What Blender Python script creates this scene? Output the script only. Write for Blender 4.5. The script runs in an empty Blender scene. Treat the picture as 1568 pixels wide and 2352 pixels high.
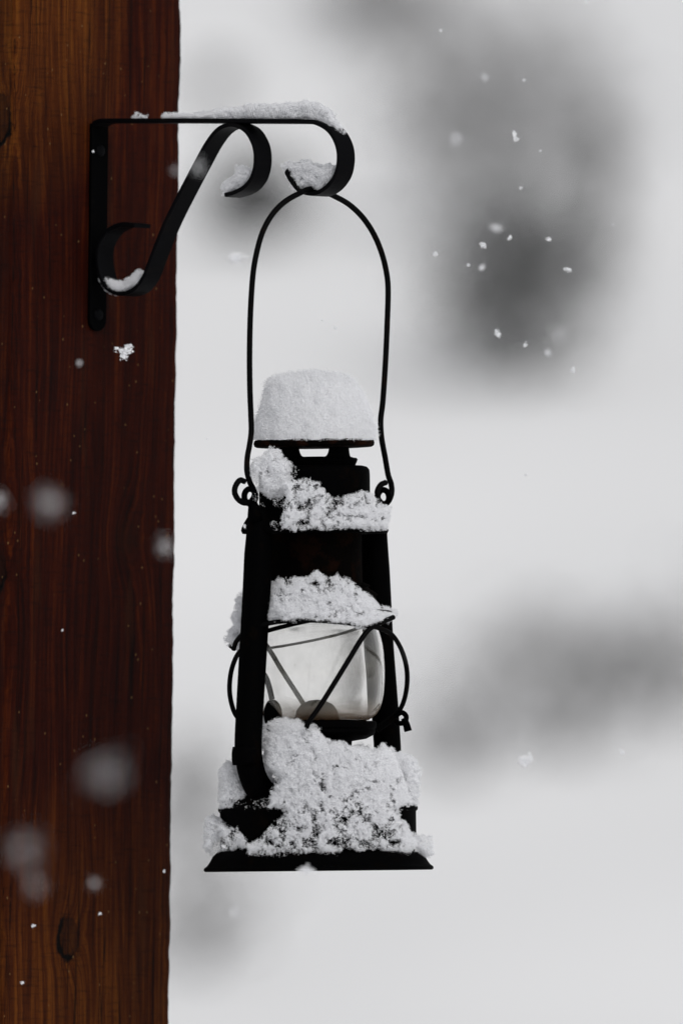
import bpy, math, random
import numpy as np
from mathutils import Vector, Matrix
random.seed(7); rng = np.random.default_rng(7)
scene = bpy.context.scene
col = scene.collection
# ------------------------------------------------------------------ camera
S = 0.0003                       # metres per photo unit (1568 x 2352 units) at the lantern
DIST = 9.8
CAMZ = -0.247                    # eye level = level of the lantern's base
cam_data = bpy.data.cameras.new('camera'); cam = bpy.data.objects.new('camera', cam_data); col.objects.link(cam)
cam.location = (0, -DIST, CAMZ)
fwd = (Vector((0, 0, 0)) - cam.location).normalized()
cam.rotation_euler = fwd.to_track_quat('-Z', 'Y').to_euler()
D0 = cam.location.length
cam_data.sensor_fit = 'HORIZONTAL'; cam_data.sensor_width = 14.8
cam_data.lens = 14.8 * D0 / (1568 * S)
cam_data.clip_start = 0.1; cam_data.clip_end = 1000
cam_data.dof.use_dof = True; cam_data.dof.focus_distance = D0
cam_data.dof.aperture_fstop = 4.3
APERT = cam_data.lens / 1000 / 4.3
scene.camera = cam
# ------------------------------------------------------------------ light
SUN_EL, SUN_AZ = math.radians(42), math.radians(150)
world = bpy.data.worlds.new('World'); scene.world = world; world.use_nodes = True
wn = world.node_tree; wn.nodes.clear()
wo = wn.nodes.new('ShaderNodeOutputWorld'); wb = wn.nodes.new('ShaderNodeBackground')
sky = wn.nodes.new('ShaderNodeTexSky'); sky.sky_type = 'NISHITA'; sky.sun_disc = False
sky.sun_elevation = SUN_EL; sky.sun_rotation = SUN_AZ
hs = wn.nodes.new('ShaderNodeHueSaturation'); hs.inputs['Saturation'].default_value = 0.10
wn.links.new(sky.outputs[0], hs.inputs['Color']); wn.links.new(hs.outputs[0], wb.inputs[0]); wn.links.new(wb.outputs[0], wo.inputs[0])
wb.inputs[1].default_value = 0.12
sun_d = bpy.data.lights.new('sun', 'SUN'); sun_d.energy = 1.2; sun_d.angle = math.radians(25); sun_d.color = (1, .98, .96)
sun = bpy.data.objects.new('sun', sun_d); col.objects.link(sun)
sdir = Vector((math.sin(SUN_AZ) * math.cos(SUN_EL), math.cos(SUN_AZ) * math.cos(SUN_EL), math.sin(SUN_EL)))
sun.rotation_euler = sdir.to_track_quat('Z', 'Y').to_euler()
scene.view_settings.view_transform = 'Standard'; scene.view_settings.look = 'None'
scene.view_settings.gamma = 1; scene.view_settings.use_curve_mapping = False
scene.view_settings.exposure = 0.02
# ------------------------------------------------------------------ helpers
CR = cam.rotation_euler.to_matrix()
CX, CY, CF = CR @ Vector((1, 0, 0)), CR @ Vector((0, 1, 0)), CR @ Vector((0, 0, -1))
def ray(px, py): return CF * D0 + CX * ((px - 784) * S) + CY * ((1176 - py) * S)
def P(px, py, Y=0.0):
    d = ray(px, py); return cam.location + d * ((Y + DIST) / d.y)
def PN(px, py, Y):               # the same for arrays
    px = np.asarray(px, float); py = np.asarray(py, float)
    d = np.array(CF)[None] * D0 + np.array(CX)[None] * ((px - 784) * S)[:, None] + np.array(CY)[None] * ((1176 - py) * S)[:, None]
    t = (np.asarray(Y) + DIST) / d[:, 1]
    return np.array(cam.location)[None] + d * t[:, None]
def on_plane(px, py, p0, n):
    d = ray(px, py); return cam.location + d * ((p0 - cam.location).dot(n) / d.dot(n))
def crom(pts, k=8):
    a = np.array(pts, float); out = []
    q = np.vstack([2 * a[0] - a[1], a, 2 * a[-1] - a[-2]])
    for i in range(len(a) - 1):
        p0, p1, p2, p3 = q[i:i + 4]
        for j in range(k):
            t = j / k
            out.append(.5 * (2 * p1 + (p2 - p0) * t + (2 * p0 - 5 * p1 + 4 * p2 - p3) * t * t + (3 * p1 - p0 - 3 * p2 + p3) * t ** 3))
    out.append(a[-1]); return np.array(out)
def link(name, verts, faces, mat, parent=None, smooth=True, origin=None):
    me = bpy.data.meshes.new(name)
    v = np.asarray(verts, float)
    if origin is None and parent is None: origin = v.mean(0)
    if origin is not None: v = v - np.array(origin)[None]
    if isinstance(faces, tuple) and isinstance(faces[0], np.ndarray):     # (quads, triangles)
        q, t = faces; nl = q.size + t.size
        me.vertices.add(len(v)); me.vertices.foreach_set('co', v.astype(np.float32).ravel())
        me.loops.add(nl); me.loops.foreach_set('vertex_index', np.concatenate([q.ravel(), t.ravel()]).astype(np.int32))
        me.polygons.add(len(q) + len(t))
        me.polygons.foreach_set('loop_start', np.concatenate([np.arange(len(q)) * 4, q.size + np.arange(len(t)) * 3]).astype(np.int32))
        me.update(calc_edges=True); me.validate()
    else: me.from_pydata(v.tolist(), [], [list(map(int, f)) for f in faces])
    me.materials.append(mat)
    if smooth: me.polygons.foreach_set('use_smooth', [True] * len(me.polygons))
    me.update()
    o = bpy.data.objects.new(name, me); col.objects.link(o)
    if origin is not None: o.location = origin
    if parent: o.parent = parent
    return o
def tag(o, label=None, cat=None, group=None, kind=None):
    if label: o['label'] = label
    if cat: o['category'] = cat
    if group: o['group'] = group
    if kind: o['kind'] = kind
    return o
def empty(name, mat4):
    o = bpy.data.objects.new(name, None); col.objects.link(o); o.matrix_world = mat4; o.empty_display_size = .02
    return o
def autosmooth(o, ang=35):
    me = o.data; bm_ang = math.radians(ang)
    import bmesh
    bm = bmesh.new(); bm.from_mesh(me)
    bmesh.ops.recalc_face_normals(bm, faces=bm.faces)
    for e in bm.edges:
        if len(e.link_faces) == 2 and e.calc_face_angle(0) > bm_ang: e.smooth = False
    bm.to_mesh(me); bm.free(); return o
def bevel(o, w=.0004, seg=2):
    m = o.modifiers.new('bevel', 'BEVEL'); m.width = w; m.segments = seg; m.limit_method = 'ANGLE'; return o
def vnoise(p, seed=0):
    p = np.asarray(p, float); i = np.floor(p).astype(np.int64); f = p - i; f = f * f * (3 - 2 * f)
    def h(ix):
        n = (ix[:, 0] * 374761393 + ix[:, 1] * 668265263 + ix[:, 2] * 2147483647 + seed * 974634777) & 0xffffffff
        n = ((n ^ (n >> 13)) * 1274126177) & 0xffffffff
        n = ((n ^ (n >> 15)) * 2246822519) & 0xffffffff
        return ((n ^ (n >> 16)) & 0xffffff) / float(0xffffff)
    r = np.zeros(len(p))
    for dx in (0, 1):
        for dy in (0, 1):
            for dz in (0, 1):
                w = (f[:, 0] if dx else 1 - f[:, 0]) * (f[:, 1] if dy else 1 - f[:, 1]) * (f[:, 2] if dz else 1 - f[:, 2])
                r += w * h(i + np.array([dx, dy, dz]))
    return r
def fbm(p, seed=0, oct=3):
    p = np.asarray(p, float); r = 0; a = .5; tot = 0
    for k in range(oct): r = r + a * vnoise(p * 2 ** k, seed + k); tot += a; a *= .5
    return r / tot
# ------------------------------------------------------------------ materials
def mat(name, base=(.5, .5, .5), rough=.6, spec=.5, metal=0):
    m = bpy.data.materials.new(name); m.use_nodes = True
    b = m.node_tree.nodes['Principled BSDF']
    b.inputs['Base Color'].default_value = (*base, 1); b.inputs['Roughness'].default_value = rough
    b.inputs['Specular IOR Level'].default_value = spec; b.inputs['Metallic'].default_value = metal
    return m
class NT:
    def __init__(s, m): s.t = m.node_tree; s.b = s.t.nodes.get('Principled BSDF')
    def n(s, typ, **kw):
        x = s.t.nodes.new(typ)
        for k, v in kw.items():
            if k.startswith('i_'):
                key = k[2:]; x.inputs[int(key) if key.isdigit() else key.replace('_', ' ')].default_value = v
            else: setattr(x, k, v)
        return x
    def l(s, a, b): s.t.links.new(a, b)
    def math(s, op, a, b=None, clamp=False):
        x = s.t.nodes.new('ShaderNodeMath'); x.operation = op; x.use_clamp = clamp
        for i, v in enumerate((a, b)):
            if v is None: continue
            if isinstance(v, (int, float)): x.inputs[i].default_value = v
            else: s.l(v, x.inputs[i])
        return x.outputs[0]
    def ramp(s, fac, stops):
        r = s.t.nodes.new('ShaderNodeValToRGB'); e = r.color_ramp.elements
        while len(e) < len(stops): e.new(.5)
        for k, (p, c) in enumerate(stops): e[k].position = p; e[k].color = (*c, 1) if len(c) == 3 else c
        s.l(fac, r.inputs[0]); return r.outputs[0]
    def mix(s, f, a, b, blend='MIX'):
        x = s.t.nodes.new('ShaderNodeMix'); x.data_type = 'RGBA'; x.blend_type = blend
        for sock, v in ((x.inputs[0], f), (x.inputs[6], a), (x.inputs[7], b)):
            if isinstance(v, (int, float)): sock.default_value = v
            elif isinstance(v, tuple): sock.default_value = (*v, 1)
            else: s.l(v, sock)
        return x.outputs[2]
    def noise(s, vec, scale, detail=4, rough=.5, dist=0):
        x = s.n('ShaderNodeTexNoise'); x.inputs['Scale'].default_value = scale; x.inputs['Detail'].default_value = detail
        x.inputs['Roughness'].default_value = rough; x.inputs['Distortion'].default_value = dist
        s.l(vec, x.inputs['Vector']); return x.outputs[0]
    def mapping(s, vec, scale=(1, 1, 1), loc=(0, 0, 0)):
        x = s.n('ShaderNodeMapping'); x.inputs['Scale'].default_value = scale; x.inputs['Location'].default_value = loc
        s.l(vec, x.inputs[0]); return x.outputs[0]

def metal_mat(name, c0, c1, rough, spec, scale=60, thr=.55, bump=.3):
    m = mat(name, c0, rough, spec); t = NT(m); tc = t.n('ShaderNodeTexCoord').outputs['Object']
    n = t.noise(tc, scale, 6, .65); f = t.ramp(n, [(thr, (0, 0, 0)), (thr + .12, (1, 1, 1))])
    t.l(t.mix(f, c0, c1), t.b.inputs['Base Color'])
    t.l(t.math('MULTIPLY_ADD', n, .3), t.b.inputs['Roughness'])
    t.t.nodes[-1].inputs[2].default_value = rough - .15
    bp = t.n('ShaderNodeBump'); bp.inputs['Strength'].default_value = bump; bp.inputs['Distance'].default_value = .0004
    t.l(t.noise(tc, scale * 12, 4, .6), bp.inputs['Height']); t.l(bp.outputs[0], t.b.inputs['Normal'])
    return m
IRON = metal_mat('black_iron_paint', (.0022, .0022, .0028), (.004, .0036, .0036), .5, .03)
ENAM = metal_mat('sooty_black_enamel', (.0006, .0006, .0007), (.002, .0012, .0008), .7, .012)
PLATE = metal_mat('black_iron_shaded', (.0008, .0008, .001), (.002, .0018, .0018), .6, .015)  # darker copy of the iron paint; the plate's missing sheen is in the colour
TIN = metal_mat('sooty_brown_tin', (.0010, .0007, .0005), (.0050, .0020, .0011), .85, .015, 70, .5, .8)
RUST = metal_mat('rusted_black_tin', (.0012, .0008, .0006), (.012, .0042, .0022), .85, .02, 90, .52, .8)
WIRE = metal_mat('black_wire', (.0012, .0012, .0014), (.004, .002, .0014), .6, .04, 120)
def snow_mat(name, albedo, trans):
    m = bpy.data.materials.new(name); m.use_nodes = True; t = NT(m); t.t.nodes.remove(t.b)
    out = t.t.nodes['Material Output']
    d = t.n('ShaderNodeBsdfDiffuse'); d.inputs[0].default_value = (*albedo, 1)
    if trans:
        tr = t.n('ShaderNodeBsdfTranslucent'); tr.inputs[0].default_value = (*albedo, 1)
        mx = t.n('ShaderNodeMixShader'); mx.inputs[0].default_value = trans
        t.l(d.outputs[0], mx.inputs[1]); t.l(tr.outputs[0], mx.inputs[2]); t.l(mx.outputs[0], out.inputs[0])
    else: t.l(d.outputs[0], out.inputs[0])
    return m
SNOW = snow_mat('fresh_snow_crystals', (.955, .957, .970), .42)
GSNOW = snow_mat('ground_snow', (.84, .84, .845), 0)
LEAF = mat('evergreen_foliage', (.032, .033, .031), .8, .1)
TWIG = mat('bare_twig_bark', (.035, .030, .028), .9, .1)
# wood
WOOD = mat('red_brown_stained_timber', (.03, .01, .004), .75, .05)
def build_wood():
    t = NT(WOOD); tc = t.n('ShaderNodeTexCoord').outputs['Object']
    sep = t.n('ShaderNodeSeparateXYZ'); t.l(tc, sep.inputs[0]); X, Y, Z = sep.outputs
    # knots push the grain sideways. (x, z, size) on the front face, in the post's own metres
    warp = None; kn = None; core = None
    for (x, y, z, r, hard) in KNOTS:
        v = t.n('ShaderNodeVectorMath'); v.operation = 'SUBTRACT'; t.l(tc, v.inputs[0]); v.inputs[1].default_value = (x, y, z)
        w = t.n('ShaderNodeVectorMath'); w.operation = 'MULTIPLY'; t.l(v.outputs[0], w.inputs[0]); w.inputs[1].default_value = (1 / r, 1 / r, .72 / r)
        ln = t.n('ShaderNodeVectorMath'); ln.operation = 'LENGTH'; t.l(w.outputs[0], ln.inputs[0]); L = t.math('ADD', ln.outputs['Value'], t.math('MULTIPLY', t.math('SUBTRACT', t.noise(tc, 110, 3, .6), .5), .8))
        g = t.math('POWER', 2.718, t.math('MULTIPLY', t.math('MULTIPLY', L, L), -.35))
        c = t.math('LESS_THAN', L, 1.0)
        ring = t.math('SUBTRACT', 1, t.math('MULTIPLY', t.math('ABSOLUTE', t.math('SUBTRACT', L, 1.05)), 4), clamp=True)
        sw = t.n('ShaderNodeSeparateXYZ'); t.l(w.outputs[0], sw.inputs[0])
        ring = t.math('MULTIPLY', ring, t.math('MULTIPLY', t.math('SUBTRACT', .55, t.math('ADD', sw.outputs[0], t.math('MULTIPLY', sw.outputs[2], .5)), clamp=True), hard))
        if hard < .5: c = t.math('MULTIPLY', t.math('SUBTRACT', 1.25, L, clamp=True), .9)
        warp = g if warp is None else t.math('ADD', warp, g)
        core = c if core is None else t.math('MAXIMUM', core, c)
        kn = ring if kn is None else t.math('MAXIMUM', kn, ring)
    slow = t.noise(t.mapping(tc, (14, 14, 2.2)), 1, 2, .5)
    gx = t.math('ADD', t.math('ADD', t.math('MULTIPLY', X, 1.0), t.math('MULTIPLY', Y, .8)),
                t.math('ADD', t.math('MULTIPLY', warp, .012), t.math('MULTIPLY', slow, .05)))
    cx = t.n('ShaderNodeCombineXYZ'); t.l(gx, cx.inputs[0]); t.l(t.math('MULTIPLY', Y, .6), cx.inputs[1]); t.l(t.math('MULTIPLY', Z, .022), cx.inputs[2])
    broad = t.noise(cx.outputs[0], 120, 4, .6)
    fine = t.noise(cx.outputs[0], 900, 5, .75)
    rings = t.math('SINE', t.math('MULTIPLY', gx, 1150))
    ringn = t.math('MULTIPLY', rings, .5)
    mixv = t.math('ADD', t.math('ADD', t.math('MULTIPLY', broad, .75), t.math('MULTIPLY', fine, .72)), t.math('MULTIPLY', ringn, .07))
    fig = t.math('SINE', t.math('ADD', t.math('MULTIPLY', t.noise(t.mapping(tc, (26, 26, 3.2), (2, 0, 4)), 1, 2, .45), 62), t.math('MULTIPLY', gx, 60)))
    mixv = t.math('ADD', t.math('MULTIPLY', t.math('SUBTRACT', mixv, .69), 1.25), t.math('ADD', .672, t.math('MULTIPLY', fig, .040)))
    c = t.ramp(mixv, [(.42, (.0030, .0004, .0002)), (.60, (.0125, .0012, .0003)), (.80, (.025, .0029, .0005)), (1.0, (.058, .0105, .0013))])
    # lighter, more orange tone: upper left of the face and near the bottom
    def patch(loc, sc):
        v = t.mapping(tc, sc, tuple(-a * b for a, b in zip(loc, sc)))
        ln = t.n('ShaderNodeVectorMath'); ln.operation = 'LENGTH'; t.l(v, ln.inputs[0])
        return t.math('SUBTRACT', 1, ln.outputs['Value'], clamp=True)
    w1 = patch((-.07, .0, ZTOP - .0), (9.5, 5, 6.5)); w2 = patch((-.02, .0, ZBOT), (3.5, 4, 5.5))
    wn_ = t.noise(t.mapping(tc, (30, 30, 5)), 1, 5, .6)
    orange_f = t.math('MULTIPLY', t.math('MAXIMUM', t.math('MULTIPLY', w1, 1.8), t.math('MULTIPLY', w2, .85)), t.math('MULTIPLY', wn_, 1.7), clamp=True)
    orange = t.ramp(mixv, [(.45, (.016, .0032, .0007)), (.70, (.062, .0145, .0018)), (.95, (.140, .044, .0055))])
    c = t.mix(orange_f, c, orange)
    tan = t.ramp(t.noise(t.mapping(tc, (45, 45, 6), (3, 1, 2)), 1, 3, .5), [(.60, (0, 0, 0)), (.72, (1, 1, 1))])
    c = t.mix(t.math('MULTIPLY', tan, .55), c, (.036, .0115, .004))
    c = t.mix(t.math('MULTIPLY', core, .6), c, (.0105, .0030, .0012))
    c = t.mix(t.math('MULTIPLY', kn, 1.6, clamp=True), c, (.0009, .0004, .0003))
    crk = t.noise(t.mapping(tc, (170, 170, 2.6), (5, 0, 1)), 1, 2, .5)
    crack = t.math('MULTIPLY', t.math('SUBTRACT', 1, t.math('MULTIPLY', t.math('ABSOLUTE', t.math('SUBTRACT', crk, .36)), 45), clamp=True), .85)
    c = t.mix(crack, c, (.0010, .0004, .0003))
    cross = t.noise(t.mapping(tc, (60, 60, 520)), 1, 4, .6, .4)
    c = t.mix(t.math('MULTIPLY', t.math('SUBTRACT', cross, .52, clamp=True), 2.6, clamp=True), c, (.003, .001, .0006))
    vo = t.n('ShaderNodeTexVoronoi'); vo.inputs['Scale'].default_value = 1; t.l(t.mapping(tc, (150, 150, 95)), vo.inputs['Vector'])
    dots = t.math('MULTIPLY', t.math('LESS_THAN', vo.outputs['Distance'], .085), t.math('GREATER_THAN', t.noise(tc, 45, 2, .5), .50))
    c = t.mix(t.math('MULTIPLY', dots, .8), c, (.14, .075, .03))
    t.l(c, t.b.inputs['Base Color'])
    t.l(t.math('MULTIPLY_ADD', fine, .35), t.b.inputs['Roughness']); t.t.nodes[-1].inputs[2].default_value = .42
    bp = t.n('ShaderNodeBump'); bp.inputs['Strength'].default_value = .55; bp.inputs['Distance'].default_value = .0009
    hh = t.math('ADD', t.math('ADD', fine, t.math('MULTIPLY', cross, .35)), t.math('MULTIPLY', kn, -1.2))
    t.l(hh, bp.inputs['Height']); t.l(bp.outputs[0], t.b.inputs['Normal'])

# ------------------------------------------------------------------ setting: snowy ground rising to a hillside
def hill(x, y):
    x = np.asarray(x, float); y = np.asarray(y, float)
    r = np.clip(y - 30, 0, None)
    z = -1.75 + .25 * (r - 4 * (1 - np.exp(-r / 4)))
    q = np.stack([x / 7., y / 9., np.zeros_like(x)], -1).reshape(-1, 3)
    n = fbm(q, 5, 3).reshape(x.shape) - .5
    return z + n * np.clip((np.abs(y) - 3) / 25, 0, 1) * 1.5
gx = np.concatenate([np.linspace(-90, -12, 40), np.linspace(-11, 11, 90), np.linspace(12, 90, 40)])
gy = np.concatenate([np.linspace(-60, 0, 20), np.linspace(1.5, 25, 20), np.linspace(26, 75, 160), np.linspace(78, 200, 30)])
GX, GY = np.meshgrid(gx, gy); GZ = hill(GX, GY)
nx, ny = len(gx), len(gy)
idx = np.arange(nx * ny).reshape(ny, nx)
F = np.stack([idx[:-1, :-1], idx[:-1, 1:], idx[1:, 1:], idx[1:, :-1]], -1).reshape(-1, 4)
g = link('snow_ground', np.stack([GX, GY, GZ], -1).reshape(-1, 3), F, GSNOW, origin=(0, 0, 0))
tag(g, kind='structure')
def hit(px, py):
    d = ray(px, py)
    for Y in np.arange(28, 150, .1):
        p = cam.location + d * ((Y + DIST) / d.y)
        if p.z < float(hill(np.array([p.x]), np.array([p.y]))[0]): return p
    return p
def tri_cloud(cent, size, aspect=1.0, rgen=rng):
    """one randomly turned small triangle per centre"""
    n = len(cent)
    a = rgen.normal(size=(n, 3)); a /= np.linalg.norm(a, axis=1)[:, None]
    b = rgen.normal(size=(n, 3)); b -= a * (a * b).sum(1)[:, None]; b /= np.linalg.norm(b, axis=1)[:, None]
    s = np.asarray(size).reshape(-1, 1) * np.ones((n, 1))
    v = np.stack([cent - a * s * .5 - b * s * .35 * aspect, cent + a * s * .5 - b * s * .2 * aspect, cent + b * s * .5 * aspect + a * s * rgen.uniform(-.3, .3, (n, 1))], 1).reshape(-1, 3)
    return v, np.arange(3 * n).reshape(-1, 3)
def shrub(cx, cy, rx, ry, cover, label, name='evergreen_shrub', leafmat=LEAF, snowy=.12, cat='shrub', lobes=5):
    base = hit(cx, cy + ry); k = (base.y + DIST) / DIST * S
    RX, RZ = rx * k, ry * k
    root = empty(name, Matrix.Translation(base))
    tag(root, label, cat, 'shrubs on the snowy hillside')
    area = math.pi * RX * RZ; leaf = .035
    N = int(-math.log(1 - cover) * area / (leaf * leaf * .5 * .30))
    lob = np.array([(rng.uniform(-.55, .55), rng.uniform(-.5, .5), rng.uniform(-.5, .5)) for _ in range(lobes)])
    p = rng.normal(size=(N, 3)); p /= np.linalg.norm(p, axis=1)[:, None]; p *= rng.random(N)[:, None] ** .45
    inl = rng.random(N) < .4
    c = np.where(inl[:, None], lob[rng.integers(lobes, size=N)] + p * .42, p * .80) + rng.normal(0, .20, (N, 3))
    c = np.array(c); c[:, 0] *= RX; c[:, 1] *= RX * .8; c[:, 2] = np.clip(c[:, 2] * RZ + RZ, .01, None)
    sn = rng.random(N) < snowy
    v, f = tri_cloud(c[~sn], rng.uniform(.7, 1.3, (~sn).sum()) * leaf * 1.25, 1.0)
    link('foliage', v, f, leafmat, root, smooth=False)['kind'] = 'stuff'
    v, f = tri_cloud(c[sn] + np.array([0, 0, .01]), rng.uniform(.7, 1.3, sn.sum()) * leaf * 1.3, 1.2)
    if len(v): link('clinging_snow', v, f, SNOW, root, smooth=False)['kind'] = 'stuff'
    for _ in range(5):
        tv, tf = [], []
        e = np.array([rng.uniform(-.6, .6) * RX, rng.uniform(-.5, .5) * RX, rng.uniform(.9, 1.7) * RZ])
        tube_into(tv, tf, [np.array([rng.uniform(-.04, .04), 0, -.05]), e * np.array([.35, .35, .5]) + rng.normal(size=3) * .02, e], [.010, .007, .002], 5)
        link('stem', tv, tf, TWIG, root)
def tube_into(V, Fc, pts, rad, seg=12, caps=True):
    pts = np.array(pts, float); n = len(pts); rad = np.ones(n) * rad if np.isscalar(rad) else np.interp(np.linspace(0, 1, n), np.linspace(0, 1, len(rad)), rad)
    tan = np.gradient(pts, axis=0); tan /= np.linalg.norm(tan, axis=1)[:, None]
    up = np.array([0, 0, 1.]) if abs(tan[0][2]) < .9 else np.array([1., 0, 0])
    b0 = len(V)
    for i in range(n):
        up = up - tan[i] * up.dot(tan[i]); up /= np.linalg.norm(up); sd = np.cross(tan[i], up)
        for k in range(seg):
            a = 2 * math.pi * k / seg; V.append(pts[i] + (up * math.cos(a) + sd * math.sin(a)) * rad[i])
    for i in range(n - 1):
        for k in range(seg):
            k2 = (k + 1) % seg; Fc.append((b0 + i * seg + k, b0 + i * seg + k2, b0 + (i + 1) * seg + k2, b0 + (i + 1) * seg + k))
    if caps:
        Fc.append(tuple(b0 + k for k in range(seg))[::-1]); Fc.append(tuple(b0 + (n - 1) * seg + k for k in range(seg)))

shrub(1195, 630, 265, 245, .47, 'large dense dark shrub, darkest and biggest blurred patch right of the lantern handle', lobes=16, snowy=.16)
shrub(1385, 380, 70, 240, .28, 'tall thin bare shrub rising above the right side of the big dark shrub', 'bare_shrub', TWIG, lobes=6)
shrub(1160, 240, 360, 320, .28, 'wide wispy shrub, faint grey haze of twigs just above the big dark shrub', 'bare_shrub', TWIG, .3, lobes=7)
shrub(592, 445, 120, 115, .78, 'small dark green shrub seen between the bracket scroll and the wire handle', leafmat=LEAF, lobes=5)
shrub(500, 185, 105, 60, .26, 'small faint grey shrub above the bracket arm beside the post', 'bare_shrub', TWIG, .3)
shrub(900, -10, 230, 110, .34, 'grey shrub cut by the top edge above the hook', 'bare_shrub', TWIG, .25)
shrub(1300, 1540, 330, 190, .21, 'wide low grey shrub right of the lantern globe', 'low_shrub', TWIG, .2, lobes=14)
shrub(1540, 1480, 230, 190, .15, 'faint low shrub at the right edge level with the lantern globe', 'low_shrub', TWIG, .25)
shrub(1060, 1650, 230, 140, .13, 'faint small shrub between the globe and the wide low shrub', 'low_shrub', TWIG, .3)
shrub(450, 1800, 130, 160, .20, 'grey shrub between the post and the lantern base', 'low_shrub', TWIG, .2)
shrub(480, 2060, 230, 170, .14, 'brownish twiggy shrub low beside the post under the lantern', 'low_shrub', TWIG, .2)

# ------------------------------------------------------------------ post + bracket frame of reference
LEAN = math.radians(.62)
RL = Matrix.Rotation(LEAN, 3, 'Y')
n0, u0 = Vector((math.sqrt(.5), -math.sqrt(.5), 0)), Vector((math.sqrt(.5), math.sqrt(.5), 0))
nv, uv, zv = RL @ n0, RL @ u0, RL @ Vector((0, 0, 1))
O = P(727, 440, 0)                               # hook bottom, middle of the strap
W = .0160; TH = .0030
NEAR = O - uv * (W / 2)
def z1(x, y): return (151.2 + x * .463, 211.7 + y * .463)      # photo measurements taken in enlarged views
def z2(x, y): return (484 + x * .3087, 834.8 + y * .3087)
def z3(x, y): return (484 + x * .3087, 1149.4 + y * .3087)
def z4(x, y): return (435.6 + x * .3858, 1542.6 + y * .3858)
A0p = on_plane(209, 520, NEAR, uv)               # front of the wall plate
A0 = A0p.dot(nv)
UC = O.dot(uv)
# post: local x = along the face, local y = into the post, z up
def frame_pt(a, b, z): return nv * a + uv * b + zv * z
face_a = A0 - TH
HW = .0812
zc = P(225, 1176, .15).dot(zv)
ppos = frame_pt(face_a, UC, -1.75)
Mp = Matrix(((uv.x, -nv.x, zv.x, ppos.x), (uv.y, -nv.y, zv.y, ppos.y), (uv.z, -nv.z, zv.z, ppos.z), (0, 0, 0, 1)))
def post_local(px, py):
    p = on_plane(px, py, frame_pt(face_a, UC, 0), nv); return Mp.inverted() @ p
ZTOP = post_local(40, 0).z; ZBOT = post_local(200, 2352).z
KNOTS = []
for (px, py, r, hd) in ((158, 2155, .0098, 1), (292, 1240, .013, 0)):
    q = post_local(px, py); KNOTS.append((q.x, 0, q.z, r, hd))
for (py, r) in ((270, .013), (1310, .012)):       # knots on the left-hand face
    q = post_local(60, py); KNOTS.append((-HW, .017, q.z, r, 1))
build_wood()
# rounded-corner square section, many rings, slightly irregular
sec = []
rc = .0035
for (cx_, cy_, a0) in ((HW - rc, rc, -90), (HW - rc, 2 * HW - rc, 0), (-HW + rc, 2 * HW - rc, 90), (-HW + rc, rc, 180)):
    for k in range(5):
        a = math.radians(a0 + k * 22.5); sec.append((cx_ + rc * math.cos(a), cy_ + rc * math.sin(a)))
sec2 = []
for i in range(len(sec)):
    p, q = np.array(sec[i]), np.array(sec[(i + 1) % len(sec)])
    m = 10 if np.linalg.norm(p - q) > .02 else 1
    for k in range(m): sec2.append(p + (q - p) * k / m)
sec2 = np.array(sec2); ns = len(sec2)
zs = np.concatenate([np.linspace(-.1, 1.2, 30), np.linspace(1.2, 2.5, 520)[1:]])
PV = []
for z in zs:
    q = np.stack([sec2[:, 0] * 30, sec2[:, 1] * 30, np.full(ns, z * 26)], -1)
    d = (fbm(q, 11, 3) - .5) * .0028 + (fbm(q * np.array([3, 3, 8]), 21, 2) - .5) * .0010
    c = np.array([0, HW]); v = sec2 - c; v /= np.linalg.norm(v, axis=1)[:, None]
    isc = np.clip((np.abs(sec2[:, 0]) / HW + np.abs((sec2[:, 1] - HW)) / HW - 1.3) / .6, .12, 1)
    pp = sec2 + v * (d * isc)[:, None]
    PV += [(a, b, z) for a, b in pp]
PF = []
for i in range(len(zs) - 1):
    for k in range(ns):
        k2 = (k + 1) % ns; PF.append((i * ns + k, i * ns + k2, (i + 1) * ns + k2, (i + 1) * ns + k))
PF.append(tuple(range(ns))[::-1]); PF.append(tuple((len(zs) - 1) * ns + k for k in range(ns)))
post = link('timber_post', PV, PF, WOOD, origin=(0, 0, 0)); post.matrix_world = Mp
tag(post, 'square dark red-brown stained timber post with knots, carrying the iron bracket', 'post')
# small bare chip in the stain
q = post_local(33, 1830)

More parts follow.
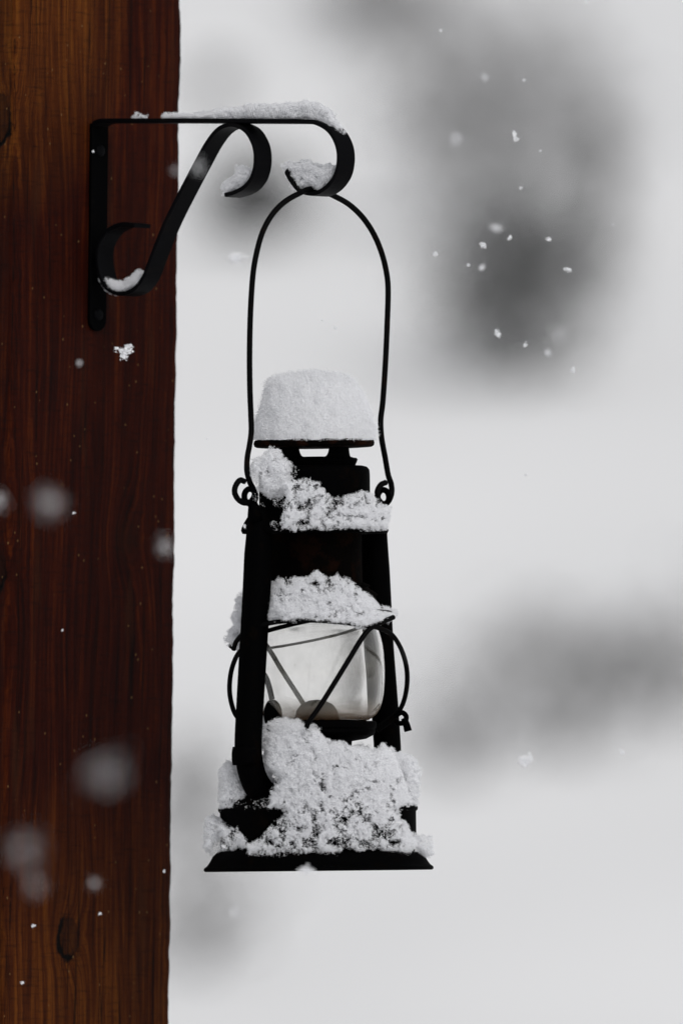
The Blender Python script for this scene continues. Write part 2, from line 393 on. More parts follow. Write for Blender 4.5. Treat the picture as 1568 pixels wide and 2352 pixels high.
# bracket
br = empty('hanging_bracket', Matrix.Translation(frame_pt(face_a, UC, P(225, 757, .15).dot(zv))))
tag(br, 'black wrought iron scroll bracket fixed to the timber post, holding the lantern in its hook', 'bracket')
Bi = br.matrix_world.inverted()
def strap(name, pxpts, k=8, w=W, th=TH, parent=br, b0=0., taper=False):
    pl = crom(pxpts, k)
    base = [on_plane(x, y, NEAR, uv) for x, y in pl]
    a = np.array([[p.dot(nv), p.dot(zv)] for p in base])
    tan = np.gradient(a, axis=0); tan /= np.linalg.norm(tan, axis=1)[:, None]
    nrm = np.stack([-tan[:, 1], tan[:, 0]], -1)
    ch = .0006; V = []; Fc = []; n = len(a); ub = base[0].dot(uv)
    for i in range(n):
        h = th / 2; ww0, ww1 = b0, w + b0
        if taper:
            e = min(1, (min(n - 1 - i, n) + .6) / 5.); mid = (ww0 + ww1) / 2; hw = (ww1 - ww0) / 2 * math.sqrt(max(.05, 1 - (1 - e) ** 2)); ww0, ww1 = mid - hw, mid + hw
        for (bb, hh) in ((ww0, -h + ch), (ww0 + ch, -h), (ww1 - ch, -h), (ww1, -h + ch), (ww1, h - ch), (ww1 - ch, h), (ww0 + ch, h), (ww0, h - ch)):
            q = a[i] + nrm[i] * hh; V.append(Bi @ (nv * q[0] + zv * q[1] + uv * (ub + bb)))
    for i in range(n - 1):
        for k in range(8):
            k2 = (k + 1) % 8; Fc.append((i * 8 + k, i * 8 + k2, (i + 1) * 8 + k2, (i + 1) * 8 + k))
    Fc.append(tuple(range(8))[::-1]); Fc.append(tuple((n - 1) * 8 + k for k in range(8)))
    return autosmooth(link(name, V, Fc, IRON, parent, origin=None), 30)
arm_px = [(212, 283), (222, 278), (240, 276), (330, 276), (420, 276), (520, 276.5), (620, 277), (700, 278), (730, 284), (755, 302), (771, 332), (775, 365),
          (768, 400), (748, 428), (722, 443), (700, 442), (682, 434), (664, 411), (651, 386)]
strap('arm', arm_px, 10, taper=True)
scr = [(515, 447), (536, 441), (558, 429), (576, 406), (584, 372), (581, 335), (564, 302), (540, 287), (517, 287), (494, 300), (471, 330), (449, 370),
       (412, 440), (375, 515), (342, 598), (326, 638), (303, 665), (272, 674), (246, 664), (231, 643), (222, 604), (224, 563), (244, 530), (275, 515), (308, 517)]
strap('scroll', scr, 10)
# wall plate: flat strip on the post face
def plate_box(name, px0, py0, py1, parent):
    zt = P(225, py0, .15).dot(zv); zb = P(225, py1, .15).dot(zv)
    V = []; hw = W / 2; outl = [(-hw, zt), (hw, zt)] + [(hw * math.cos(t), zb + hw + -hw * math.sin(t)) for t in np.linspace(0, math.pi, 9)]
    for d in (0, TH):
        for (b, z) in outl: V.append(Bi @ frame_pt(A0 - TH + d + .0002, UC + b, z))
    m = len(outl); Fc = [tuple(range(m)), tuple(range(m, 2 * m))[::-1]] + [(i, (i + 1) % m, m + (i + 1) % m, m + i) for i in range(m)]
    return bevel(autosmooth(link(name, V, Fc, PLATE, parent), 30), .0005)
wp = plate_box('wall_plate', 209, 283, 760, br)
def disc_head(name, center, axis, r, h, m, parent, inv):
    axis = axis.normalized(); a = axis.orthogonal().normalized(); b = axis.cross(a); V = []; Fc = []
    prof = [(r, 0), (r, h * .4), (r * .8, h * .8), (r * .4, h), (0.0001, h)]
    for (rr, hh) in prof:
        for k in range(16):
            t = 2 * math.pi * k / 16; V.append(inv @ (center + a * rr * math.cos(t) + b * rr * math.sin(t) + axis * hh))
    for i in range(4):
        for k in range(16): Fc.append((i * 16 + k, i * 16 + (k + 1) % 16, (i + 1) * 16 + (k + 1) % 16, (i + 1) * 16 + k))
    return link(name, V, Fc, m, parent)
for py in (345, 722):
    c = frame_pt(A0, UC, P(225, py, .15).dot(zv)); disc_head('screw', c, nv, .0042, .0016, IRON, wp, Bi)
def rivet(px, py, ax): disc_head('rivet', on_plane(px, py, O, uv), ax, .003, .0018, IRON, br, Bi)
rivet(545, 272, zv); 

# ------------------------------------------------------------------ lantern
TILT = math.radians(-.62)
Lm = Matrix.Translation(P(731.5, 1999, 0)) @ Matrix.Rotation(TILT, 4, 'Y')
lan = empty('hurricane_lantern', Lm)
tag(lan, 'old black tin kerosene lantern with glass globe, snow-covered, hanging from the iron hook', 'lantern')
Li = Lm.inverted()
def h(py): return (1999 - py) * S
def lathe(name, prof, m, parent=lan, seg=72, ex=1.0, ey=1.0, yaw=0, closed=False, sharp=32):
    V = []; Fc = []; n = len(prof)
    for (r, py) in prof:
        for k in range(seg):
            t = 2 * math.pi * k / seg; x, y = r * S * math.cos(t) * ex, r * S * math.sin(t) * ey
            V.append((x * math.cos(yaw) - y * math.sin(yaw), x * math.sin(yaw) + y * math.cos(yaw), h(py)))
    rng_ = range(n if closed else n - 1)
    for i in rng_:
        i2 = (i + 1) % n
        for k in range(seg): Fc.append((i * seg + k, i * seg + (k + 1) % seg, i2 * seg + (k + 1) % seg, i2 * seg + k))
    return autosmooth(link(name, V, Fc, m, parent), sharp)
# fount and flared base
lathe('fount', [(1, 1772), (60, 1774), (66, 1790), (120, 1800), (190, 1818), (220, 1838), (226, 1853), (229, 1856), (229, 1862), (225, 1866), (225, 1950), (224, 1962), (1, 1962)], ENAM)
lathe('base', [(224, 1952), (234, 1958), (242, 1965), (249, 1978), (256, 1988), (263, 1993), (264, 1998), (260, 2001), (250, 2001), (246, 1996), (1, 1990)], ENAM)
# air tubes
def tube(name, pxs, rad, m=ENAM, parent=lan, depth=None, k=8, seg=20, world_pts=None, caps=True, flat=None):
    pl = crom(pxs, k)
    pts = []
    for row in pl:
        x, y = row[0], row[1]
        Y = row[2] * S if len(row) > 2 else depth(x, y)
        pts.append(np.array(Li @ P(x, y, Y)))
    V, Fc = [], []; tube_into(V, Fc, pts, rad, seg, caps)
    return link(name, V, Fc, m, parent)
ax = lambda y: 731.5 - (1999 - y) * .0108
fr = lambda x, y: (x - ax(y)) * S
tube('air_tube', [(597, 1172), (594, 1260), (588, 1380), (581, 1500), (574, 1620), (570, 1700), (572, 1745), (583, 1790), (607, 1828), (640, 1858)], [.0078, .0098, .0096, .0095, .0094, .0094, .0094, .0098, .0096], depth=fr)
tube('air_tube', [(856, 1190), (860, 1280), (866, 1380), (872, 1480), (880, 1580), (887, 1680), (889, 1735), (880, 1780), (855, 1820), (830, 1850)], [.0092, .0100, .0096, .0094, .0094, .0094, .0094, .0092], depth=fr)
# seam bump low on the left tube
tube('tube_collar', [(566, 1716), (566, 1758)], [.0096, .0102, .0102, .0096], depth=fr, k=6)
# air chamber joining both tubes above the globe (elongated along the frame)
c45 = math.radians(45)
lathe('air_chamber', [(118, 1150), (150, 1157), (178, 1176), (196, 1200), (203, 1212), (205, 1219), (201, 1226), (100, 1228)], ENAM, ex=.965, ey=.66, yaw=c45)
# chimney: upper drum, middle drum, hood
lathe('chimney', [(60, 1071), (112, 1071), (121, 1073.5), (126.5, 1080), (127.5, 1092), (127.5, 1165)], ENAM)
lathe('chimney_stem', [(107, 1215), (107, 1335), (109, 1341)], TIN)
# little perforated skirt of the hood
lathe('hood', [(107, 1338), (113, 1343), (126, 1356), (137, 1372), (146, 1392), (150, 1412), (150, 1426), (146, 1426), (142, 1396)], RUST)
hv, hf = [], []
for k in range(44):
    t = 2 * math.pi * k / 44
    for (r0, r1, pa, pb) in ((112, 122, 1340, 1350), (128, 139, 1356, 1371)):
        cxx = (r0 + r1) / 2 * S; b0 = len(hv)
        for (rr, pp, tt) in ((r0, pa, -.05), (r0, pa, .05), (r1 + 4, pb - 4, .05), (r1 + 4, pb - 4, -.05), (r1, pb + 3, .0)):
            hv.append((rr * S * math.cos(t + tt), rr * S * math.sin(t + tt), h(pp)))
        hf += [(b0, b0 + 1, b0 + 2, b0 + 3), (b0 + 3, b0 + 2, b0 + 4)]
link('hood_louvre', hv, hf, RUST, lan, smooth=False)['kind'] = 'stuff'
# vented collar under the lid: four posts with openings between
def vent():
    V, Fc = [], []
    R_, seg = 88, 144
    def wall(t):
        """top of the opening's lower edge: full height in the posts, low in the openings"""
        a = (math.degrees(t) + 90 + 45) % 90 - 45          # openings face the camera and every 90 degrees
        a = abs(a); e = min(1, max(0, (a - 17) / 7.)); return e
    for k in range(seg):
        t = 2 * math.pi * k / seg; e = wall(t)
        up = 1051 - 22 * (1 - math.sqrt(1 - min(1, e) ** 2)) if e < 1 else 1029
        for (r, py) in ((R_ + 3, 1066), (R_ + 1 , 1053), (R_ + 0, up), (R_ - 5, up), (R_ - 4, 1053), (R_ - 4, 1066)):
            V.append((r * S * math.cos(t), r * S * math.sin(t), h(py)))
    for k in range(seg):
        k2 = (k + 1) % seg
        for j in range(5): Fc.append((k * 6 + j, k2 * 6 + j, k2 * 6 + j + 1, k * 6 + j + 1))
    return autosmooth(link('vent_collar', V, Fc, ENAM, lan), 50)
vent()
lathe('collar_flange', [(88, 1052), (97, 1053), (100, 1056), (98, 1062), (96, 1066), (94, 1071), (94, 1074), (1, 1072)], ENAM)
lathe('lid', [(1, 1006), (110, 1007), (132, 1009), (137, 1012), (139, 1018), (137.5, 1024), (133, 1027), (118, 1028), (90, 1028), (1, 1027)], RUST)
# globe plate: thin tilted dished disc
gp_V, gp_F = [], []
prof = [(174, 1), (184, -1), (190, -4), (192, -3), (190, 0), (184, 3), (174, 4)]
seg = 80; Rx = Matrix.Rotation(math.radians(-9.4), 3, 'Y') @ Matrix.Rotation(math.radians(-6.4), 3, 'X')
cpt = Li @ P(713, 1449, 0)
for (r, dz) in prof:
    for k in range(seg):
        t = 2 * math.pi * k / seg; a, b = r * .90, r * 1.10
        x_, y_ = a * math.cos(t), b * math.sin(t)
        v = Vector(((x_ + y_) * .7071, (x_ - y_) * .7071, -dz)) * S
        gp_V.append(cpt + Rx @ v)
for i in range(len(prof)):
    i2 = (i + 1) % len(prof)
    for k in range(seg): gp_F.append((i * seg + k, i * seg + (k + 1) % seg, i2 * seg + (k + 1) % seg, i2 * seg + k))
autosmooth(link('globe_plate', gp_V, gp_F, ENAM, lan), 40)
# glass globe
GLASS = bpy.data.materials.new('old_dusty_glass'); GLASS.use_nodes = True
def build_glass():
    t = NT(GLASS); t.b.inputs['Base Color'].default_value = (.995, .993, .985, 1); t.b.inputs['Transmission Weight'].default_value = 1
    t.b.inputs['Roughness'].default_value = .0; t.b.inputs['IOR'].default_value = 1.42
    tc = t.n('ShaderNodeTexCoord').outputs['Object']
    sp = t.n('ShaderNodeSeparateXYZ'); t.l(tc, sp.inputs[0])
    low = t.math('MULTIPLY', t.math('SUBTRACT', h(1600), sp.outputs[2]), 1 / (55 * S), clamp=True)
    nz = t.noise(tc, 60, 5, .6); n2 = t.noise(tc, 900, 3, .6)
    f = t.math('ADD', .03, t.math('MULTIPLY', t.math('POWER', low, 1.4), t.math('MULTIPLY', nz, .9)))
    f = t.math('ADD', f, t.math('MULTIPLY', t.math('SUBTRACT', nz, .45, clamp=True), .22))
    vo = t.n('ShaderNodeTexVoronoi'); vo.inputs['Scale'].default_value = 130; t.l(tc, vo.inputs['Vector'])
    speck = t.math('MULTIPLY', t.math('LESS_THAN', vo.outputs['Distance'], .07), t.math('GREATER_THAN', t.noise(tc, 75, 2, .5), .56))
    dirt = t.n('ShaderNodeBsdfDiffuse'); t.l(t.mix(speck, t.mix(low, (.74, .71, .62), (.24, .15, .09)), (.05, .02, .01)), dirt.inputs[0])
    dtr = t.n('ShaderNodeBsdfTranslucent'); t.l(t.mix(low, (.80, .76, .64), (.26, .15, .07)), dtr.inputs[0])
    d2 = t.n('ShaderNodeMixShader'); d2.inputs[0].default_value = .5; t.l(dirt.outputs[0], d2.inputs[1]); t.l(dtr.outputs[0], d2.inputs[2])
    mx = t.n('ShaderNodeMixShader'); t.l(t.math('MAXIMUM', f, t.math('MULTIPLY', speck, .8), clamp=True), mx.inputs[0])
    t.l(t.b.outputs[0], mx.inputs[1]); t.l(d2.outputs[0], mx.inputs[2]); t.l(mx.outputs[0], t.t.nodes['Material Output'].inputs[0])
    bp = t.n('ShaderNodeBump'); bp.inputs['Strength'].default_value = .06; bp.inputs['Distance'].default_value = .002
    t.l(t.noise(tc, 35, 2, .5), bp.inputs['Height']); t.l(bp.outputs[0], t.b.inputs['Normal'])
build_glass()
outer = [(134, 1434), (141, 1443), (147, 1458), (153, 1485), (156, 1515), (157, 1545), (156, 1575), (153, 1602), (147, 1624), (136, 1643), (118, 1656)]
o2 = [tuple(r) for r in crom(outer, 5)]
inner = [(r - 6, y) for r, y in reversed(o2)]
lathe('globe', o2 + inner, GLASS, seg=128, closed=True, sharp=60)
# burner
bn = lathe('burner', [(1, 1652), (112, 1652), (114, 1658), (134, 1658), (137, 1662), (137, 1672), (133, 1677), (134, 1683), (130, 1690), (112, 1699), (80, 1704), (78, 1722), (62, 1724), (62, 1775)], ENAM)
lathe('burner_dome', [(1, 1607), (18, 1609), (36, 1617), (47, 1631), (51, 1645), (52, 1655)], RUST, parent=bn)
# lifting lever + cam on the left side of the burner
tube('lift_lever', [(600, 1540, -90), (612, 1556, -92), (620, 1580, -94), (626, 1606, -96)], .0019)
lathe_c = Li @ P(627, 1642, -95 * S)
V, Fc = [], []
for i in range(13):
    ph = -math.pi / 2 + math.pi * i / 12
    for k in range(20):
        t = 2 * math.pi * k / 20
        V.append(lathe_c + Vector((22 * S * math.cos(ph) * math.cos(t), 16 * S * math.cos(ph) * math.sin(t), 36 * S * math.sin(ph))))
for i in range(12):
    for k in range(20): Fc.append((i * 20 + k, i * 20 + (k + 1) % 20, (i + 1) * 20 + (k + 1) % 20, (i + 1) * 20 + k))
link('lever_cam', V, Fc, ENAM, lan)
# crank on the right
tube('wick_crank', [(866, 1678, 60), (890, 1660, 70), (908, 1645, 70), (922, 1637, 62), (932, 1645, 58), (930, 1658, 56), (918, 1662, 60), (908, 1656, 66)], .0018)
tube('crank_tab', [(926, 1650, 50), (932, 1662, 50), (937, 1680, 50)], [.0018, .0024, .0027], seg=14)
# guard wires
RG = 206
def gd(x, y, s=-1, R=RG):
    dx = x - ax(y); return s * math.sqrt(max(0, R * R - dx * dx))
def wirepts(l, s=-1): return [(x, y, gd(x, y, s)) for x, y in l]
A_l = [(536, 1492), (545, 1470), (572, 1446), (617, 1432), (660, 1426.5), (720, 1425.5), (780, 1429), (840, 1437), (870, 1443), (898, 1457), (918, 1485)]
A_r = [(931, 1522, 30), (935, 1560, 60), (930, 1600, 80), (918, 1630, 90), (896, 1650, 92), (872, 1668, 90)]
tube('guard_wire', wirepts(A_l) + A_r, .0017, WIRE, seg=10)
tube('guard_wire', [(558, 1490, -100), (543, 1508, -50), (531, 1542, -10), (527, 1582, 5), (532, 1618, -10), (545, 1648, -40), (575, 1672, -60)], .0017, WIRE, seg=10)
tube('guard_wire', wirepts([(903, 1418), (880, 1428), (855, 1440), (834, 1462), (803, 1512), (770, 1566), (736, 1620), (710, 1657), (703, 1672)]), .0018, WIRE, seg=10)
tube('guard_wire', [(575, 1446, 120), (612, 1490, 130), (640, 1533, 150), (668, 1575, 160), (697, 1618, 165), (722, 1655, 165), (735, 1680, 160)], .0018, WIRE, seg=10)
# ears and bail
def ear(cx_, cy_, tip):
    Yc = fr(cx_, cy_)
    c = Li @ P(cx_, cy_, Yc); V, Fc = [], []
    pts = [c + Vector((math.cos(t) * u0.x, math.cos(t) * u0.y, 0)) * 0 + Vector((math.cos(t) * 13 * S, 0, math.sin(t) * 17 * S)) for t in np.linspace(0, 2 * math.pi, 25)]
    tube_into(V, Fc, [np.array(p) for p in pts], .0021, 10, False)
    a = Li @ P(cx_ + (6 if tip < 0 else -6), cy_ + 12, Yc); b = Li @ P(cx_ + 14 * (1 if tip < 0 else -1), cy_ + 55, Yc * .95)
    tube_into(V, Fc, [np.array(a), np.array((a + b) / 2), np.array(b)], [.0028, .0046, .0062], 12)
    return link('ear', V, Fc, ENAM, lan)
ear(574, 1140, -1); ear(880, 1142, 1)
bl = [(562, 1106), (551, 1103), (541, 1116), (539, 1132), (547, 1147), (561, 1155), (575, 1152), (584, 1139), (582, 1124), (573, 1106), (567, 1080), (568, 1050), (573, 1022), (577, 990), (576, 950), (574, 900), (573, 830), (574, 750), (577, 680), (582, 620), (592, 568), (606, 525), (628, 488), (656, 461), (688, 443), (710, 434), (738, 436), (766, 449),
      (800, 468), (832, 498), (858, 537), (877, 583), (888, 630), (891, 670), (889, 740), (885, 830), (879, 920), (874, 965), (876, 1005), (884, 1050), (891, 1090), (898, 1112), (899, 1132), (892, 1151), (880, 1157), (869, 1147), (866, 1130), (874, 1114), (886, 1108)]
bl3 = []
for i, (x, y) in enumerate(bl):
    Y = (x - (ax(y) if y > 900 else 727)) ; off = 0
    if i < 9: off = -10 + 2.4 * i
    if i > len(bl) - 9: off = -10 + 2.4 * (len(bl) - 1 - i)
    bl3.append((x, y, Y + off))
tube('bail', bl3, .0020, WIRE, seg=12, k=8)

# ------------------------------------------------------------------ snow on things
def sdist(poly, x, y):
    """signed distance to polygon in photo units, + inside"""
    p = np.array(poly, float); q = np.roll(p, -1, 0)
    d = np.full(len(x), 1e9); ins = np.zeros(len(x), bool)
    for (ax_, ay), (bx, by) in zip(p, q):
        ex, ey = bx - ax_, by - ay; L2 = ex * ex + ey * ey + 1e-9
        t = np.clip(((x - ax_) * ex + (y - ay) * ey) / L2, 0, 1)
        d = np.minimum(d, np.hypot(x - ax_ - t * ex, y - ay - t * ey))
        c = ((ay > y) != (by > y)) & (x < (bx - ax_) * (y - ay) / (by - ay + 1e-12) + ax_)
        ins ^= c
    return np.where(ins, d, -d)
def snow_heap(name, label, parts, dens_scale=9.0, seed=1, cat='snow', group=None, step=2.0):
    """parts: (polygon, depthfn(px,py)->Y metres, thickness metres, roundness px, density 0..1, crystals per px2).
    A solid lumpy core with its own depth, plus loose crystals over and around it."""
    V = []; Fc = []; nb = 0
    r = np.random.default_rng(seed)
    for (poly, dep, T, RR, dens, cpp) in parts:
        pa = np.array(poly); x0, y0 = pa.min(0) - 14; x1, y1 = pa.max(0) + 14
        xs = np.arange(x0, x1, step); ys = np.arange(y0, y1, step); X, Y = np.meshgrid(xs, ys); fx, fy = X.ravel(), Y.ravel()
        def field(fx, fy):
            q = np.stack([fx, fy, np.full_like(fx, seed * 7.3)], -1)
            wx = (fbm(q / 9, seed + 3, 3) - .5) * 15; wy = (fbm(q / 9, seed + 9, 3) - .5) * 15
            d = sdist(poly, fx + wx, fy + wy)
            hole = .5 + (.62 * fbm(q / (dens_scale * 2.2), seed + 17, 3) + .38 * fbm(q / 2.6, seed + 19, 2) - .5) * 1.38
            dv = dens(fx, fy) if callable(dens) else dens
            m = (dv - (1 - hole) * 1.0)            # >0 present
            return d, m, q
        d, m, q = field(fx, fy)
        Tf = T if callable(T) else (lambda a, b, T=T: np.full(len(a), T))
        T = Tf(fx, fy)
        t = T * np.sqrt(np.clip(d / RR, 0, 1) * (2 - np.clip(d / RR, 0, 1)))
        bump = (fbm(q / 14, seed + 31, 3) - .5) * .006 + (fbm(q / 5, seed + 37, 2) - .5) * .0014
        Yd = np.array([dep(a, b) for a, b in zip(fx, fy)])
        ok = (d > 2.0) & (m > .27)
        t = t * np.clip((m - .05) / .25, .25, 1) if not np.isscalar(m) else t
        front = PN(fx, fy, Yd - t + bump * np.clip(t / T, 0, 1)); back = PN(fx, fy, Yd + t * .9)
        nyy, nxx = X.shape; I = np.arange(nyy * nxx).reshape(nyy, nxx); okg = ok.reshape(nyy, nxx)
        cell = okg[:-1, :-1] & okg[1:, :-1] & okg[:-1, 1:] & okg[1:, 1:]
        q4 = np.stack([I[:-1, :-1], I[:-1, 1:], I[1:, 1:], I[1:, :-1]], -1)[cell]
        V.append(front); V.append(back); N = len(front)
        Fc.append(q4 + nb); Fc.append(q4[:, ::-1] + nb + N); nb += 2 * N
        # crystals
        n = int(cpp * 3.6 * (x1 - x0) * (y1 - y0))
        cx_ = r.uniform(x0, x1, n); cy_ = r.uniform(y0, y1, n)
        d, m, q = field(cx_, cy_)
        keep = (d > -1.5 - 5 * r.random(n) ** 2.5) & (r.random(n) < np.clip((m + .12) / .50, 0, 1) ** 2.8)
        cx_, cy_, d, m, q = cx_[keep], cy_[keep], d[keep], m[keep], q[keep]; n = len(cx_); T = Tf(cx_, cy_)
        t = T * np.sqrt(np.clip(d / RR, 0, 1) * (2 - np.clip(d / RR, 0, 1))) * np.clip((m - .05) / .25, .25, 1)
        bump = (fbm(q / 14, seed + 31, 3) - .5) * .006 + (fbm(q / 5, seed + 37, 2) - .5) * .0014
        Yd = np.array([dep(a, b) for a, b in zip(cx_.tolist(), cy_.tolist())])
        off = np.where(r.random(n) < .8, -t + bump * np.clip(t / T, 0, 1) - r.exponential(.0009, n), r.uniform(-1, 1, n) * t)
        c = PN(cx_, cy_, Yd + off) + r.normal(0, .0003, (n, 3))
        cv, cf = tri_cloud(c, r.uniform(.0003, .0008, n), .9, r)
        V.append(cv); Fc.append(cf + nb); nb += len(cv)
    V = np.vstack(V); used = np.zeros(len(V), bool)
    for a in Fc: used[a.ravel()] = True
    remap = np.cumsum(used) - 1; V = V[used]
    faces = (np.vstack([remap[a] for a in Fc if a.shape[1] == 4]), np.vstack([remap[a] for a in Fc if a.shape[1] == 3]))
    o = link(name, V, faces, SNOW)
    tag(o, label, cat, group)
    return o
# snow cap on the lid: solid lumpy drum
def snow_cap():
    yl = [1010, 1000, 975, 950, 925, 900, 885, 874, 867, 862]
    L_ = [586, 587, 590, 597, 603, 609, 613, 620, 634, 662]
    R_ = [858, 859, 859, 853, 842, 828, 818, 806, 790, 752]
    ys = np.concatenate([np.linspace(1010, 872, 60), np.linspace(871, 860, 14)])
    V = []; Fc = []; seg = 160
    nor = []
    for y in ys:
        l = np.interp(-y, [-a for a in yl], L_); r_ = np.interp(-y, [-a for a in yl], R_)
        c, hw = (l + r_) / 2, (r_ - l) / 2
        t = np.arange(seg) * 2 * math.pi / seg
        px = c + hw * np.cos(t); dY = np.sin(t) * hw * S
        q = np.stack([np.cos(t) * 5, np.sin(t) * 5, np.full(seg, y / 28.)], -1)
        nn = (fbm(q, 3, 4) - .5) * 20 + (fbm(q * 4, 8, 2) - .5) * 5
        px = px + nn * np.cos(t); dY = dY + nn * S * np.sin(t)
        yy = y + (fbm(np.stack([px / 22, dY / S / 22, np.zeros(seg)], -1), 13, 3) - .5) * 22 * (y < 890)
        V.append(PN(px, yy, dY))
    V = np.vstack(V); n = len(ys)
    for i in range(n - 1):
        for k in range(seg): Fc.append((i * seg + k, i * seg + (k + 1) % seg, (i + 1) * seg + (k + 1) % seg, (i + 1) * seg + k))
    top = V[(n - 1) * seg:].mean(0) + np.array([0, 0, .0012]); b = len(V)
    # inner ring to give the top some relief
    ringc = V[(n - 1) * seg:]
    rings = []
    for f_ in (.85, .7, .55, .4, .25, .1):
        rr = top + (ringc - top) * f_; rr = rr.copy(); rr[:, 2] = top[2] + (fbm(rr * 160, 4, 3) - .5) * .004 - .001 * f_; rings.append(rr)
    V = np.vstack([V] + rings + [top[None]]); m = len(rings)
    for j in range(m):
        for k in range(seg):
            a = (n - 1 + j) * seg; Fc.append((a + k, a + (k + 1) % seg, a + seg + (k + 1) % seg, a + seg + k))
    a = (n - 1 + m) * seg
    for k in range(seg): Fc.append((a + k, a + (k + 1) % seg, len(V) - 1))
    # crystals on the surface
    r = np.random.default_rng(44); tri = np.array([f[:3] for f in Fc]); N = 200000
    A = V[tri]; ar = np.linalg.norm(np.cross(A[:, 1] - A[:, 0], A[:, 2] - A[:, 0]), axis=1)
    pick = r.choice(len(tri), N, p=ar / ar.sum()); w = r.dirichlet((1, 1, 1), N)
    pts = (A[pick] * w[:, :, None]).sum(1)
    nr = np.cross(A[pick][:, 1] - A[pick][:, 0], A[pick][:, 2] - A[pick][:, 0]); nr /= np.linalg.norm(nr, axis=1)[:, None] + 1e-12
    cen = V.mean(0); sg = np.sign(((pts - cen) * nr).sum(1)); nr *= sg[:, None]
    cl = fbm(pts * 700, 9, 2)
    pts = pts + nr * (r.exponential(.0005, N) + np.clip(cl - .52, 0, 1) * .010 * r.random(N))[:, None]
    cv, cf = tri_cloud(pts, r.uniform(.0003, .0008, N), .9, r)
    faces = Fc + [tuple(f) for f in (cf + len(V))]; V = np.vstack([V, cv])
    tag(link('snow_mound', V, faces, SNOW), 'tall smooth drum of snow piled on the lantern lid', 'snow')
snow_cap()
Z = lambda f, l: [f(x, y) for x, y in l]
def front(R, sc=1.0, extra=0):       # depth of a round body's front
    def d(x, y):
        dx = x - ax(y); return -math.sqrt(max(R * R - dx * dx, (R * .25) ** 2)) * S * sc + extra
    return d
snow_heap('snow_clump', 'soft round clump of snow on the lantern left shoulder, beside the chimney under the lid',
    [(Z(z2, [(285, 770), (330, 725), (380, 685), (450, 640), (500, 660), (530, 710), (580, 740), (590, 800), (585, 860), (560, 930), (520, 985), (440, 990), (380, 950), (330, 900), (295, 850)]), lambda x, y: -.040, .012, 26, .86, 2.2),
     (Z(z2, [(330, 930), (520, 900), (600, 760), (640, 780), (560, 960), (520, 1050), (400, 1060), (340, 1030)]), lambda x, y: -.050, .003, 10, .52, 1.6)], seed=2)
snow_heap('snow_clump', 'crumbly band of snow across the air chamber in front of the chimney',
    [(Z(z2, [(560, 900), (640, 880), (740, 865), (800, 900), (850, 970), (900, 1020), (960, 1010), (1040, 980), (1150, 965), (1210, 1000), (1260, 1050), (1330, 1070), (1315, 1150), (1308, 1222), (1200, 1228), (1000, 1215), (700, 1228), (550, 1220), (530, 1180), (560, 1050)]),
      lambda x, y: float(np.interp(x, [640, 700, 760, 820, 860, 900], [-.058, -.050, -.044, -.034, -.020, -.002])), .007, 16, lambda x, y: .69 + .10 * (x > 790) + .06 * (y > 1170), 2.8),
     (Z(z2, [(450, 1190), (560, 1180), (560, 1225), (460, 1222)]), lambda x, y: -.060, .002, 8, .42, 1.5)], seed=3, dens_scale=7)
snow_heap('snow_mound', 'mound of snow on the tilted globe plate right above the glass globe',
    [(Z(z3, [(225, 690), (300, 640), (430, 630), (480, 600), (600, 575), (700, 590), (790, 540), (860, 590), (950, 565), (1040, 600), (1090, 650), (1150, 700), (1190, 740), (1250, 790), (1340, 815), (1378, 830), (1365, 868), (1290, 900), (1220, 925), (1150, 950), (1050, 928), (900, 900), (700, 885), (430, 890), (300, 960), (215, 1110), (120, 1050), (118, 1010), (175, 940), (165, 870), (190, 780)]),
      lambda x, y: -math.sqrt(max((np.interp(y, [1330, 1425], [135, 204]) * np.interp(x, [600, 650], [.72, 1])) ** 2 - (x - 714) ** 2, 900.)) * S, .007, 22, lambda x, y: .85 + .10 * (y > 1370) - .12 * (y < 1345), 2.6)], seed=4, dens_scale=7)
drift = Z(z4, [(430, 250), (470, 235), (540, 270), (600, 280), (690, 310), (760, 350), (800, 400), (830, 430), (900, 420), (960, 450), (1060, 470), (1120, 470), (1150, 440), (1180, 460), (1240, 490), (1330, 510), (1362, 600), (1360, 700), (1350, 795), (1290, 800), (1230, 825),
    (1240, 880), (1280, 910), (1310, 960), (1360, 990), (1430, 985), (1440, 1080), (1400, 1100), (1300, 1085), (1200, 1060), (1100, 1045), (1000, 1060), (900, 1045), (860, 1085), (750, 1075), (650, 1085), (550, 1065), (450, 1095), (370, 1085), (350, 1040), (430, 1010), (480, 930), (550, 880), (590, 830), (540, 812), (470, 805), (470, 760), (510, 700), (545, 640), (500, 600), (455, 540), (430, 420)])
def dep_main(x, y):
    """slopes from the burner out to the fount's rim, always on the camera side"""
    dx = x - 731; R = np.interp(y, [1630, 1700, 1780, 1860, 1960, 1990], [115, 160, 200, 224, 232, 252])
    return -math.sqrt(max(R * R - dx * dx, (R * .2) ** 2)) * S
snow_heap('snow_drift', 'largest snow drift, heaped on the fuel tank and spilling down over the lantern base',
    [(drift, dep_main, lambda x, y: np.interp(y, [1640, 1700, 1790, 1860, 1920, 1990], [.009, .012, .013, .010, .006, .004]), 26,
      lambda x, y: np.interp(y, [1640, 1780, 1840, 1890, 1985], [.98, .96, .86, .74, .64]) + .08 * (x < 640) * (y > 1900) + .2 * (x > 930) - .10 * np.exp(-((x - 735) ** 2 + (y - 1790) ** 2) / 900.) , 2.6)], seed=5, dens_scale=8)
